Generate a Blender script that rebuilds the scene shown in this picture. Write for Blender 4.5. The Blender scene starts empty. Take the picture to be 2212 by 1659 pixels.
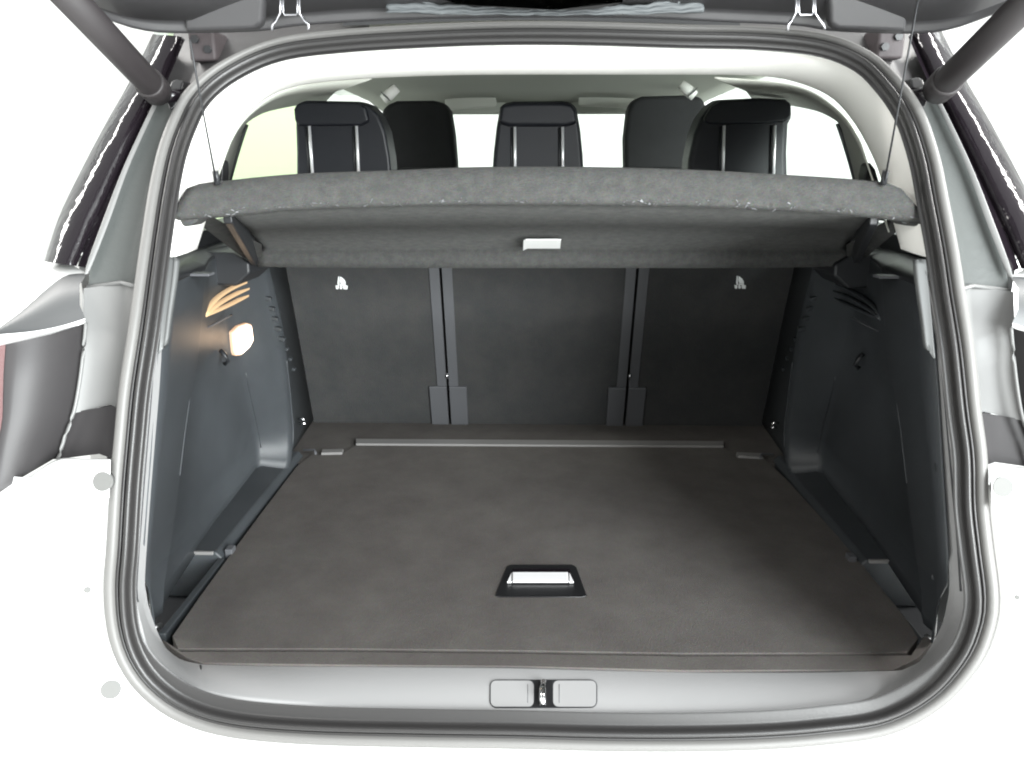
import bpy, bmesh, math, random
from mathutils import Vector as V, Matrix
from mathutils.bvhtree import BVHTree
random.seed(4)
sc = bpy.context.scene
COL = sc.collection

# ------------------------------------------------------------------ camera
FPX, PITCH, YAW = 1700.0, math.radians(15.5), math.radians(1.48)
CAM = V((-0.013, -1.0, 1.385))
FW = V((-math.sin(YAW) * math.cos(PITCH), math.cos(YAW) * math.cos(PITCH), -math.sin(PITCH)))
RT = V((math.cos(YAW), math.sin(YAW), 0))
UP = RT.cross(FW)
cd = bpy.data.cameras.new('camera')
cam = bpy.data.objects.new('camera', cd)
COL.objects.link(cam)
cam.location = CAM
cam.rotation_euler = (math.radians(90) - PITCH, 0, YAW)
cd.sensor_width = 36
cd.angle = 2 * math.atan(1106 / FPX)
cd.clip_start, cd.clip_end = 0.02, 100
sc.camera = cam

# ------------------------------------------------------------------ light
w = bpy.data.worlds.new('World')
sc.world = w
w.use_nodes = True
bg = w.node_tree.nodes['Background']
bg.inputs[0].default_value = (0.97, 1.0, 0.985, 1)
bg.inputs[1].default_value = 0.56


def area(name, loc, target, sx, sy, power, col):
    l = bpy.data.lights.new(name, 'AREA')
    l.shape = 'RECTANGLE'
    l.size, l.size_y, l.energy, l.color = sx, sy, power, col
    o = bpy.data.objects.new(name, l)
    COL.objects.link(o)
    o.location = loc
    o.rotation_euler = (V(target) - V(loc)).to_track_quat('-Z', 'Y').to_euler()
    return o


area('ceiling_lamp', (1.9, -2.4, 2.9), (-0.2, 0.3, 0.9), 1.4, 0.3, 50, (0.93, 0.98, 1.0))
area('ceiling_lamp', (-1.6, -2.4, 2.9), (0, 0.2, 0.9), 1.4, 0.3, 10, (1.0, 0.95, 0.9))
area('ceiling_lamp', (-2.6, 0.6, 2.9), (-0.9, 0.3, 0.9), 0.3, 1.8, 30, (1.0, 0.98, 0.95))
area('ceiling_lamp', (2.6, 0.6, 2.9), (0.9, 0.3, 0.9), 0.3, 1.8, 40, (1.0, 0.98, 0.95))
area('added_rear_key', (3.1, -4.2, 1.6), (0, 0.3, 1.0), 3.0, 2.4, 390, (0.96, 1.0, 1.0))  # unseen area light, added to brighten the boot from rear right

sc.view_settings.view_transform = 'Standard'
sc.view_settings.look = 'None'
sc.view_settings.exposure = 1.3
sc.view_settings.gamma = 1
sc.view_settings.use_curve_mapping = False
sc.cycles.use_denoising = True
sc.cycles.filter_width = 2.0
sc.cycles.max_bounces = 8
sc.cycles.sample_clamp_indirect = 8


# ------------------------------------------------------------------ pixel rays (photo seen at 2212 x 1659)
def ray(px, py):
    return FW + RT * ((px - 1106) / FPX) + UP * ((829.5 - py) / FPX)


def PX(px, py, x):
    d = ray(px, py)
    return CAM + d * ((x - CAM.x) / d.x)


def PY(px, py, y):
    d = ray(px, py)
    return CAM + d * ((y - CAM.y) / d.y)


def PZ(px, py, z):
    d = ray(px, py)
    return CAM + d * ((z - CAM.z) / d.z)


def PP(px, py, p0, n):
    d = ray(px, py)
    return CAM + d * ((V(p0) - CAM).dot(V(n)) / d.dot(V(n)))


def interp(x, xs, ys):
    if x <= xs[0]: return ys[0]
    for i in range(1, len(xs)):
        if x <= xs[i]:
            t = (x - xs[i - 1]) / (xs[i] - xs[i - 1])
            return ys[i - 1] + t * (ys[i] - ys[i - 1])
    return ys[-1]


ZO = [0.30, 0.60, 0.66, 0.78, 0.9, 1.02, 1.15, 1.25, 1.35, 1.46, 1.57, 1.75]
YO = [-0.15, -0.135, -0.128, -0.118, -0.10, -0.066, -0.02, 0.036, 0.1, 0.172, 0.25, 0.375]


def yo(z):
    return interp(z, ZO, YO)


def PO(px, py, off=0.0):
    """where the ray meets the (leaning, curved) plane of the tailgate opening, off metres into the car"""
    d = ray(px, py)
    lo, hi = 0.3, 3.5
    for _ in range(50):
        m = (lo + hi) / 2
        p = CAM + d * m
        if p.y < yo(p.z) + off: lo = m
        else: hi = m
    return CAM + d * lo


# ------------------------------------------------------------------ materials
MATS = {}


def mat(name, col, rough=0.6, metal=0.0, spec=0.5, var=0.0, vscale=8.0, bump=0.0, bscale=300.0, coat=0.0,
        emit=None, estr=0.0, tint=None, sheen=0.0, aniso=None):
    m = bpy.data.materials.new(name)
    m.use_nodes = True
    nt = m.node_tree
    b = nt.nodes['Principled BSDF']
    b.inputs['Base Color'].default_value = (*col, 1)
    b.inputs['Roughness'].default_value = rough
    b.inputs['Metallic'].default_value = metal
    b.inputs['Specular IOR Level'].default_value = spec
    if coat: b.inputs['Coat Weight'].default_value = coat; b.inputs['Coat Roughness'].default_value = 0.04
    if sheen: b.inputs['Sheen Weight'].default_value = sheen
    tc = nt.nodes.new('ShaderNodeTexCoord')
    if var:
        n1 = nt.nodes.new('ShaderNodeTexNoise')
        n1.inputs['Scale'].default_value = vscale
        n1.inputs['Detail'].default_value = 6
        n1.inputs['Roughness'].default_value = 0.7
        nt.links.new(tc.outputs['Object'], n1.inputs['Vector'])
        r = nt.nodes.new('ShaderNodeValToRGB')
        r.color_ramp.elements[0].position = 0.32
        r.color_ramp.elements[1].position = 0.68
        t2 = tint or col
        r.color_ramp.elements[0].color = (*[c * (1 - var) for c in col], 1)
        r.color_ramp.elements[1].color = (*[c * (1 + var) for c in t2], 1)
        nt.links.new(n1.outputs['Fac'], r.inputs['Fac'])
        n3 = nt.nodes.new('ShaderNodeTexNoise')
        n3.inputs['Scale'].default_value = bscale
        n3.inputs['Detail'].default_value = 2
        nt.links.new(tc.outputs['Object'], n3.inputs['Vector'])
        mx = nt.nodes.new('ShaderNodeMix')
        mx.data_type = 'RGBA'
        mx.blend_type = 'OVERLAY'
        mx.inputs[0].default_value = min(1.0, var * 2.2)
        nt.links.new(r.outputs['Color'], mx.inputs[6])
        nt.links.new(n3.outputs['Color'], mx.inputs[7])
        nt.links.new(mx.outputs[2], b.inputs['Base Color'])
    if bump:
        n2 = nt.nodes.new('ShaderNodeTexNoise')
        n2.inputs['Scale'].default_value = bscale
        n2.inputs['Detail'].default_value = 3
        mp = nt.nodes.new('ShaderNodeMapping')
        if aniso: mp.inputs['Scale'].default_value = aniso
        nt.links.new(tc.outputs['Object'], mp.inputs['Vector'])
        nt.links.new(mp.outputs['Vector'], n2.inputs['Vector'])
        bp = nt.nodes.new('ShaderNodeBump')
        bp.inputs['Strength'].default_value = bump
        bp.inputs['Distance'].default_value = 0.004
        nt.links.new(n2.outputs['Fac'], bp.inputs['Height'])
        nt.links.new(bp.outputs['Normal'], b.inputs['Normal'])
    if emit:
        b.inputs['Emission Color'].default_value = (*emit, 1)
        b.inputs['Emission Strength'].default_value = estr
    MATS[name] = m
    return m


def glass(name, tint, gloss=0.08):
    m = bpy.data.materials.new(name)
    m.use_nodes = True
    nt = m.node_tree
    nt.nodes.remove(nt.nodes['Principled BSDF'])
    tr = nt.nodes.new('ShaderNodeBsdfTransparent')
    tr.inputs['Color'].default_value = (*tint, 1)
    gl = nt.nodes.new('ShaderNodeBsdfGlossy')
    gl.inputs['Roughness'].default_value = 0.02
    mx = nt.nodes.new('ShaderNodeMixShader')
    mx.inputs[0].default_value = gloss
    nt.links.new(tr.outputs[0], mx.inputs[1])
    nt.links.new(gl.outputs[0], mx.inputs[2])
    nt.links.new(mx.outputs[0], nt.nodes['Material Output'].inputs['Surface'])
    MATS[name] = m
    return m


mat('white_paint', (0.80, 0.80, 0.79), 0.28, coat=0.6)
mat('gutter_shade_grey', (0.15, 0.15, 0.148), 0.42)  # body white darkened to hold the gutter's shade; shared by folds and edges
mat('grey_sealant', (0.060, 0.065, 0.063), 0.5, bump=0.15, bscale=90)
mat('black_gloss', (0.008, 0.006, 0.008), 0.07, spec=0.35, bump=0.55, bscale=34, aniso=(1, 1, 0.5))
mat('black_plain', (0.010, 0.010, 0.011), 0.35)
mat('chrome', (0.85, 0.85, 0.86), 0.12, metal=1)
mat('rubber', (0.019, 0.018, 0.018), 0.40, spec=0.5, bump=0.05, bscale=400)
mat('flange', (0.125, 0.122, 0.118), 0.5)  # same car white, with the groove's shade put into the colour
mat('sill_plastic', (0.245, 0.243, 0.244), 0.55, spec=0.3, bump=0.06, bscale=900)
mat('sill_edge', (0.10, 0.103, 0.103), 0.5)
mat('floor_carpet', (0.088, 0.080, 0.0765), 0.95, spec=0.1, var=0.13, vscale=9, bump=0.3, bscale=480, tint=(0.089, 0.083, 0.078))
mat('seat_carpet', (0.042, 0.044, 0.045), 0.95, spec=0.1, var=0.14, vscale=11, bump=0.3, bscale=480, tint=(0.043, 0.0425, 0.042))
mat('shelf_felt', (0.049, 0.050, 0.049), 0.95, spec=0.12, var=0.15, vscale=70, bump=0.5, bscale=480, tint=(0.054, 0.054, 0.052), aniso=(0.4, 1, 1.6))
mat('side_plastic', (0.038, 0.042, 0.046), 0.48, spec=0.4, bump=0.12, bscale=600, var=0.14, vscale=5)
mat('dark_plastic', (0.018, 0.019, 0.021), 0.42, spec=0.4, bump=0.08, bscale=900)
mat('seam_plastic', (0.075, 0.077, 0.083), 0.55, bump=0.05, bscale=900)
mat('ivory_trim', (0.84, 0.83, 0.79), 0.6, bump=0.04, bscale=900)
mat('headliner_cloth', (0.46, 0.47, 0.42), 0.9, bump=0.1, bscale=900)
mat('headrest_cloth', (0.010, 0.010, 0.011), 0.85, var=0.15, vscale=30, bump=0.3, bscale=900)
mat('headrest_leather', (0.010, 0.011, 0.015), 0.45, spec=0.4, bump=0.12, bscale=500)
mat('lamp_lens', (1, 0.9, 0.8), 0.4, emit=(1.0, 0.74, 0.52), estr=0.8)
mat('lamp_halo', (0.5, 0.36, 0.26), 0.4, emit=(1.0, 0.55, 0.30), estr=0.16)  # warm emission paints the lamp's halo onto its frame
mat('edge_strip', (0.17, 0.165, 0.162), 0.45)
mat('white_print', (0.8, 0.82, 0.82), 0.6)
mat('paper', (0.86, 0.87, 0.86), 0.6)
mat('satin_metal', (0.62, 0.62, 0.63), 0.3, metal=1)
mat('tailgate_trim', (0.046, 0.045, 0.047), 0.38, spec=0.5, bump=0.08, bscale=60)
mat('tailgate_seal', (0.075, 0.082, 0.086), 0.6, bump=0.4, bscale=60, aniso=(0.35, 1, 1.5))
mat('visor_cloth', (0.62, 0.62, 0.57), 0.8)
mat('post_silver', (0.9, 0.9, 0.92), 0.33, metal=0.55)
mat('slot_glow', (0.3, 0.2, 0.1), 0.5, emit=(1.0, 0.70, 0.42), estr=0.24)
mat('smoke_lens', (0.032, 0.030, 0.031), 0.48, spec=0.35)
mat('red_lens', (0.12, 0.002, 0.008), 0.2)
mat('shoulder_shade_grey', (0.060, 0.062, 0.064), 0.45)  # white shoulder's dark reflections put into the colour; pillar side is grey
mat('strut_paint', (0.020, 0.017, 0.018), 0.5)
mat('grommet', (0.12, 0.12, 0.116), 0.7)
mat('room_floor', (0.75, 0.75, 0.74), 0.35, var=0.04, vscale=2)
mat('room_wall', (0.86, 0.86, 0.85), 0.8)
mat('lime_panel', (0.76, 0.87, 0.58), 0.7)
mat('handle_silver', (0.72, 0.71, 0.72), 0.45)
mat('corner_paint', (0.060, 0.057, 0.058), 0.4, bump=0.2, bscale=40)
mat('hook_wire', (0.40, 0.40, 0.42), 0.28, metal=0.9)
mat('hinge_metal', (0.05, 0.042, 0.044), 0.6, spec=0.3, bump=0.3, bscale=60)
glass('clear_glass', (0.93, 0.96, 0.94))
glass('tailgate_glass', (0.02, 0.02, 0.022))

# ------------------------------------------------------------------ builders
WO = {}


def empty(name, loc=(0, 0, 0)):
    o = bpy.data.objects.new(name, None)
    o.empty_display_size = 0.1
    COL.objects.link(o)
    o.location = loc
    WO[o] = V(loc)
    return o


def build(name, verts, faces, m, parent=None, smooth=False, bevel=0.0, solid=0.0, subd=0, seg=2, autosm=None):
    vs = [V(v) for v in verts]
    c = sum(vs, V()) / len(vs)
    me = bpy.data.meshes.new(name)
    me.from_pydata([tuple(v - c) for v in vs], [], faces)
    me.validate()
    bm = bmesh.new()
    bm.from_mesh(me)
    bmesh.ops.recalc_face_normals(bm, faces=bm.faces)
    bm.to_mesh(me)
    bm.free()
    me.materials.append(MATS[m])
    if smooth:
        for p in me.polygons: p.use_smooth = True
    o = bpy.data.objects.new(name, me)
    COL.objects.link(o)
    WO[o] = c
    if parent is not None:
        o.parent = parent
        o.location = c - WO[parent]
    else:
        o.location = c
    if subd:
        s = o.modifiers.new('s', 'SUBSURF'); s.levels = s.render_levels = subd
    if solid:
        s = o.modifiers.new('t', 'SOLIDIFY'); s.thickness = solid; s.offset = 0
    if bevel:
        s = o.modifiers.new('b', 'BEVEL'); s.width = bevel; s.segments = seg; s.limit_method = 'ANGLE'
        s.angle_limit = math.radians(35)
        for p in me.polygons: p.use_smooth = True
        s.harden_normals = True
    return o


def cr(pts, n, closed=False):
    """Catmull-Rom through pts, n samples evenly spaced in parameter"""
    P = [V(p) for p in pts]
    k = len(P)
    out = []
    L = [0]
    for i in range(1, k + (1 if closed else 0)):
        L.append(L[-1] + max(1e-6, (P[i % k] - P[i - 1]).length))
    T = L[-1]
    for s in range(n):
        t = T * s / (n if closed else n - 1)
        i = 0
        while i < len(L) - 2 and L[i + 1] < t: i += 1
        u = (t - L[i]) / (L[i + 1] - L[i])
        if closed:
            a, b, c, d = P[(i - 1) % k], P[i % k], P[(i + 1) % k], P[(i + 2) % k]
        else:
            a, b, c, d = P[max(i - 1, 0)], P[i], P[min(i + 1, k - 1)], P[min(i + 2, k - 1)]
        out.append(0.5 * ((2 * b) + (c - a) * u + (2 * a - 5 * b + 4 * c - d) * u * u + (3 * b - a - 3 * c + d) * u ** 3))
    return out


def lin(pts, n):
    P = [V(p) for p in pts]
    L = [0]
    for i in range(1, len(P)): L.append(L[-1] + (P[i] - P[i - 1]).length)
    out = []
    for s in range(n):
        t = L[-1] * s / (n - 1)
        i = 0
        while i < len(L) - 2 and L[i + 1] < t: i += 1
        u = (t - L[i]) / max(1e-9, L[i + 1] - L[i])
        out.append(P[i].lerp(P[i + 1], u))
    return out


def loft(name, cols, m, parent, smooth=True, closed=False, solid=0.0, bevel=0.0, wrap=False, subd=0):
    n = len(cols[0])
    vs = [p for c in cols for p in c]
    fs = []
    K = len(cols)
    for i in range(K if wrap else K - 1):
        j2 = (i + 1) % K
        for j in range(n if closed else n - 1):
            a = i * n + j; b = i * n + (j + 1) % n
            fs.append((a, b, j2 * n + (j + 1) % n, j2 * n + j))
    return build(name, vs, fs, m, parent, smooth=smooth, solid=solid, bevel=bevel, subd=subd)


def tube(name, pts, r, m, parent, n=10, caps=True):
    P = [V(p) for p in pts]
    rs = r if isinstance(r, (list, tuple)) else [r] * len(P)
    cols = []
    for i, p in enumerate(P):
        t = (P[min(i + 1, len(P) - 1)] - P[max(i - 1, 0)]).normalized()
        a = t.cross(V((0, 0, 1)) if abs(t.z) < 0.9 else V((0, 1, 0))).normalized()
        b = t.cross(a)
        cols.append([p + (a * math.cos(2 * math.pi * k / n) + b * math.sin(2 * math.pi * k / n)) * rs[i] for k in range(n)])
    vs = [p for c in cols for p in c]
    fs = []
    for i in range(len(P) - 1):
        for j in range(n):
            fs.append((i * n + j, i * n + (j + 1) % n, (i + 1) * n + (j + 1) % n, (i + 1) * n + j))
    if caps:
        fs.append(tuple(range(n)))
        fs.append(tuple((len(P) - 1) * n + j for j in range(n)))
    o = build(name, vs, fs, m, parent, smooth=True)
    for p in o.data.polygons:
        if len(p.vertices) > 4: p.use_smooth = False
    return o


def prism(name, front, off, m, parent, bevel=0.0, smooth=False, seg=2):
    off = V(off)
    F = [V(p) for p in front]
    n = len(F)
    vs = F + [p + off for p in F]
    fs = [tuple(range(n)), tuple(range(2 * n - 1, n - 1, -1))]
    fs += [(i, (i + 1) % n, n + (i + 1) % n, n + i) for i in range(n)]
    return build(name, vs, fs, m, parent, bevel=bevel, smooth=smooth, seg=seg)


def box(name, lo, hi, m, parent, bevel=0.0, seg=2):
    x0, y0, z0 = lo
    x1, y1, z1 = hi
    return prism(name, [(x0, y0, z0), (x1, y0, z0), (x1, y0, z1), (x0, y0, z1)], (0, y1 - y0, 0), m, parent, bevel=bevel, seg=seg)


def obox(name, c, ax, ay, az, m, parent, bevel=0.0):
    """box by centre and three half-axis vectors"""
    c, ax, ay, az = V(c), V(ax), V(ay), V(az)
    return prism(name, [c - ax - ay - az, c + ax - ay - az, c + ax - ay + az, c - ax - ay + az], ay * 2, m, parent, bevel=bevel)


def hit(o, px, py, flip=False):
    '''first point (and facing normal) of a mesh under a pixel'''
    c = WO[o]
    me = o.data
    bv = BVHTree.FromPolygons([v.co + c for v in me.vertices], [tuple(p.vertices) for p in me.polygons])
    d = ray(px, py).normalized()
    loc, n, i, dist = bv.ray_cast(CAM, d)
    if loc is None: return None, None
    return loc, (n if n.dot(d) < 0 else -n)


def mir(p):
    return V((-p[0], p[1], p[2]))


def side(fn):
    """run a builder for the left side (s=-1) and, mirrored, the right side (s=+1)"""
    for s in (-1, 1):
        fn((lambda p: V(p)) if s < 0 else mir, s)


# ------------------------------------------------------------------ the room around the car
def struct(o):
    o['kind'] = 'structure'
    return o


struct(build('floor', [(-9, -9, 0), (9, -9, 0), (9, 9, 0), (-9, 9, 0)], [(0, 1, 2, 3)], 'room_floor'))
struct(box('wall', (-7.5, 7.5, 0.0), (7.5, 7.65, 4.2), 'room_wall', None))
struct(box('wall', (-6.2, -2.5, 0.0), (-6.05, 7.49, 4.2), 'room_wall', None))
struct(box('wall', (6.05, -2.5, 0.0), (6.2, 7.49, 4.2), 'room_wall', None))
lp = box('partition_panel', (-2.62, 5.0, 0.0), (-1.72, 5.06, 2.6), 'lime_panel', None, bevel=0.01)
lp['label'] = 'pale lime green partition panel seen through the rear side window'
lp['category'] = 'panel'

# ------------------------------------------------------------------ the car
car = empty('car', (0, 0.9, 0))
car['label'] = 'white car with its tailgate open, showing the empty boot'
car['category'] = 'car'

# --- centre line of the rubber seal round the opening, traced right round the photo
BEAD = [(667, 1571), (900, 1577), (1104, 1580), (1300, 1585), (1475, 1586), (1640, 1582), (1775, 1572), (1908, 1552), (2008, 1499),
        (2075, 1424), (2105, 1356), (2113, 1293), (2101, 1189), (2091, 1097), (2088, 986), (2075, 886), (2061, 753),
        (2043, 640), (2028, 540), (2008, 433), (1988, 333), (1955, 240), (1908, 173), (1858, 128), (1775, 96),
        (1641, 82), (1475, 78), (1271, 72), (1104, 71), (937, 76), (737, 88), (600, 107), (500, 150), (433, 205),
        (400, 267), (377, 333), (360, 417), (350, 483), (340, 553), (320, 703), (300, 836), (290, 936), (280, 1053),
        (272, 1189), (266, 1273), (272, 1356), (293, 1423), (333, 1479), (400, 1526), (500, 1556)]
bead = cr([PO(*p) for p in BEAD], 260, closed=True)
cen = sum(bead, V()) / len(bead)


def frame_at(i):
    n = len(bead)
    t = (bead[(i + 2) % n] - bead[(i - 2) % n]).normalized()
    z = bead[i].z
    slope = (yo(z + 0.02) - yo(z - 0.02)) / 0.04
    S = V((0, 1, -slope)).normalized()
    inn = t.cross(S)
    if inn.dot(cen - bead[i]) < 0: inn = -inn
    return inn.normalized(), S


FR = [frame_at(i) for i in range(len(bead))]


def sweep(name, prof, m, parent, closedprof=False, smooth=True):
    cols = []
    for i, p in enumerate(bead):
        inn, S = FR[i]
        pr = prof(p) if callable(prof) else prof
        cols.append([p + inn * o + S * d for o, d in pr])
    return loft(name, cols, m, parent, smooth=smooth, closed=closedprof, wrap=True)


def step(x, a, b):
    t = max(0.0, min(1.0, (x - a) / (b - a)))
    return t * t * (3 - 2 * t)


def circ(cx, cy, r, n=10):
    return [(cx + r * math.cos(2 * math.pi * k / n), cy + r * math.sin(2 * math.pi * k / n)) for k in range(n)]


def flange_prof(p):
    k = 0.80 - 0.36 * step(p.z, 1.46, 1.55)       # narrower along the roof
    return [(-0.0135 - 0.0205 * k, 0.016), (-0.0135 - 0.0185 * k, 0.004), (-0.0135 - 0.0135 * k, -0.002), (-0.0135 - 0.005 * k, -0.003), (-0.0135, 0.001), (-0.012, 0.02)]


def seal_prof(p):
    e = 0.0112 + 0.0115 * (1 - step(p.z, 0.70, 0.80))   # wider flap over the sill
    return [(-0.012, 0.016), (-0.0075, 0.014), (-0.0058, 0.008)] + [(-0.001 + 0.0046 * math.cos(a), 0.004 - 0.0075 * math.sin(a)) for a in [math.pi - math.pi * k / 8 for k in range(9)]] + [(0.0046, 0.010), (0.0075, 0.0115), (e - 0.002, 0.0105), (e, 0.0125)]


fl = sweep('opening_flange', flange_prof, 'flange', car)
seal = sweep('door_seal', seal_prof, 'rubber', car)
sweep('seal_lip', circ(-0.0100, 0.004, 0.0020, 8), 'rubber', seal, closedprof=True)

# --- sill plate: loft between two traced edges, split in three
SO = [(345, 565), (333, 700), (321, 836), (309, 980), (299, 1106), (288, 1256), (290, 1306), (300, 1356), (317, 1406), (350, 1446),
      (400, 1479), (440, 1494), (500, 1509), (667, 1526), (737, 1532), (900, 1539), (1104, 1544), (1300, 1547), (1475, 1548), (1640, 1544), (1775, 1534),
      (1880, 1519), (1945, 1501), (1965, 1492), (2026, 1449), (2069, 1396), (2086, 1339), (2088, 1283), (2078, 1173), (2070, 1086), (2056, 953), (2042, 820), (2028, 720), (2012, 640), (2001, 586)]
SI = [(352, 565), (344, 700), (336, 836), (324, 980), (314, 1106), (304, 1256), (307, 1290), (313, 1323), (330, 1362), (355, 1396),
      (390, 1424), (433, 1434), (500, 1436), (667, 1438), (737, 1438), (900, 1439), (1104, 1441), (1300, 1446), (1475, 1450), (1640, 1451), (1775, 1451),
      (1860, 1450), (1935, 1449), (1955, 1445), (2000, 1419), (2041, 1366), (2056, 1313), (2061, 1266), (2057, 1160), (2050, 1086), (2040, 953), (2030, 820), (2020, 720), (2002, 640), (1990, 586)]


def ioff(py):
    t = max(0, min(1, (py - 1240) / 200)); t = t * t * (3 - 2 * t)
    return 0.036 + 0.054 * t


so3 = [PO(x, y, 0.015) for x, y in SO]
si3 = [PO(x, y, ioff(y)) for x, y in SI]


def sill(name, a, b, n, gap=0.0):
    o3, i3 = cr(so3[a:b + 1], n), cr(si3[a:b + 1], n)
    cols = []
    for k, (p, q) in enumerate(zip(o3, i3)):
        mid = p.lerp(q, 0.5)
        b = 1 - step(p.z, 0.70, 0.80)
        c = [p + V((0, 0.008 - 0.004 * b, -0.012 * b)), p, p.lerp(q, 0.08) + V((0, 0, 0.002 * b)), p.lerp(q, 0.5) + V((0, -0.002 * (1 - b), 0.0035 * b)), p.lerp(q, 0.93) + V((0, 0, 0.002 * b)), q, q + V((0, 0.012 - 0.008 * b, -0.014 * b))]
        cols.append(c)
    return loft(name, cols, 'sill_plastic', car)


sill('sill_corner', 0, 11, 60)
plate = sill('sill_plate', 11, 22, 60)
sill('sill_corner', 22, 34, 60)
for a, b in ((0, 6), (27, 34)):
    gr = [p.lerp(q, 0.55) + V((0, -0.003, 0)) for p, q in zip(so3[a:b + 1], si3[a:b + 1])]
    tube('trim_groove', cr(gr, 40), 0.0017, 'dark_plastic', plate, n=6)


def sillpt(px, py, up=0.004):
    """a point on the sill plate under a pixel"""
    d = ray(px, py)
    a = PO(px, py, 0.010)
    # the plate between its two edges, about z = .70
    zt = 0.703 + (yo(0.69) + 0.05 + 0.03) * 0
    p = PZ(px, py, 0.6985)
    return p + V((0, 0, up))


# seams and the latch cover
for xs in ((433, 1437, 440, 1496), (1940, 1452, 1948, 1503)):
    a, b = PZ(xs[0], xs[1], 0.7035), PZ(xs[2], xs[3], 0.7005)
    tube('seam', [a, a.lerp(b, 0.5) + V((0, 0, 0.002)), b], 0.0011, 'black_plain', plate, n=6)


def rrect(x0, y0, x1, y1, r, n=5):
    out = []
    for cx, cy, a0 in ((x1 - r, y0 + r, -90), (x1 - r, y1 - r, 0), (x0 + r, y1 - r, 90), (x0 + r, y0 + r, 180)):
        for k in range(n):
            a = math.radians(a0 + 90 * k / (n - 1))
            out.append((cx + r * math.cos(a), cy + r * math.sin(a)))
    return out


ha, _n = hit(plate, 1060, 1498); hb, _n = hit(plate, 1290, 1500); hc, _n = hit(plate, 1174, 1478); hd, ln = hit(plate, 1174, 1512)
ln = (hb - ha).cross(hd - hc).normalized()
if ln.z < 0: ln = -ln
LB = (ha + hb + hc + hd) / 4


def PL(px, py, off=0.0):
    return PP(px, py, LB + ln * (0.0012 + off), ln)


lc = empty('latch_cover', PL(1174, 1497)); lc.parent = car; lc.location = WO[lc] - WO[car]
prism('rim', [PL(x, y) for x, y in rrect(1058, 1468, 1290, 1528, 14)], ln * -0.005, 'dark_plastic', lc)
for x0, x1 in ((1060, 1153), (1195, 1288)):
    prism('flap', [PL(x, y, 0.0005) for x, y in rrect(x0, 1470, x1, 1526, 11)], ln * -0.004, 'sill_plastic', lc)
prism('slot', [PL(x, y, 0.0008) for x, y in ((1156, 1469), (1192, 1469), (1192, 1512), (1199, 1526), (1149, 1526), (1156, 1512))], ln * -0.003, 'black_plain', lc)
tube('striker', [PL(1174, 1473, 0.002), PL(1172, 1490, 0.007), PL(1172, 1508, 0.007), PL(1173, 1524, 0.002)], 0.0046, 'chrome', lc, n=12)
for xx in (1140, 1208):
    tube('score_line', [PL(xx, 1478, 0.0005), PL(xx, 1518, 0.0005)], 0.0004, 'seam_plastic', lc, n=6)

# --- carpeted edge in front of the floor board
FZ = 0.700
prism('carpet_strip', [PZ(x, y, FZ + 0.003) for x, y in [(350, 1380), (372, 1400), (405, 1421), (440, 1432), (737, 1436), (1104, 1439), (1475, 1448), (1930, 1447), (1985, 1420), (2025, 1372), (1994, 1376), (1968, 1415), (1475, 1417), (1104, 1411), (737, 1407), (392, 1407)]], (0, 0, -0.05), 'floor_carpet', car, bevel=0.0012)

# --- tub under the floor
box('boot_tub', (-0.72, 0.0, 0.56), (0.72, 1.3, 0.60), 'dark_plastic', car)
box('tub_wall', (-0.70, -0.045, 0.56), (0.70, -0.036, 0.692), 'dark_plastic', car)

# ------------------------------------------------------------------ boot floor board: lifts out, a thing of its own
fb0 = PZ(1165, 1200, FZ - 0.02)
board = empty('boot_floor_board', fb0)
board['label'] = 'grey brown carpeted boot floor board with a recessed pull handle'
board['category'] = 'floor board'
BP = [(384, 1401), (372, 1374), (430, 1290), (505, 1187), (560, 1113), (640, 1008), (672, 982), (738, 980), (766, 962), (1100, 964), (1566, 967), (1592, 988), (1652, 990),
      (1700, 1036), (1760, 1102), (1845, 1198), (1905, 1272), (1962, 1342), (1984, 1378), (1958, 1410), (1475, 1411), (1104, 1405), (737, 1401)]
prism('carpet_panel', [PZ(x, y, FZ + 0.003) for x, y in BP], (0, 0, -0.022), 'floor_carpet', board, bevel=0.0012, seg=2)
hz = FZ + 0.0032
hn = empty('pull_handle', PZ(1168, 1255, hz)); hn.parent = board; hn.location = PZ(1168, 1255, hz) - WO[board]
HB = [(1070, 1286), (1073, 1276), (1094, 1224), (1103, 1219), (1236, 1219), (1245, 1224), (1264, 1276), (1268, 1286), (1258, 1289), (1080, 1289)]
prism('bezel', [PZ(x, y, hz + 0.0015) for x, y in HB], (0, 0, -0.008), 'black_plain', hn, bevel=0.0012)
prism('well', [PZ(x, y, hz + 0.0022) for x, y in ((1098, 1256), (1108, 1228), (1230, 1228), (1241, 1256))], (0, 0, -0.003), 'black_gloss', hn)
prism('grip', [PZ(x, y, hz + 0.0075) for x, y in ((1107, 1255), (1107, 1235), (1227, 1235), (1228, 1255))], (0, 0, -0.004), 'handle_silver', hn, bevel=0.0015)
for q in (((1096, 1256), (1105, 1237), (1105, 1256)), ((1230, 1256), (1230, 1237), (1239, 1256))):
    prism('grip_end', [PZ(x, y, hz + 0.006) for x, y in q], (0, 0, -0.003), 'handle_silver', hn)

# rear step between board and seats
prism('rear_step', [PZ(x, y, FZ - 0.001) for x, y in ((600, 1000), (1740, 1000), (1690, 905), (640, 905))], (0, 0, -0.03), 'floor_carpet', car)
prism('step_trim', [PZ(x, y, FZ + 0.008) for x, y in ((768, 958), (1564, 963), (1564, 952), (768, 947))], (0, 0, -0.012), 'edge_strip', car, bevel=0.0025)
for pts in (((693, 978), (739, 977), (742, 969), (696, 970)), ((1594, 984), (1650, 987), (1644, 978), (1590, 976))):
    prism('step_clip', [PZ(x, y, FZ + 0.009) for x, y in pts], (0, 0, -0.012), 'edge_strip', car, bevel=0.002)

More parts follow.
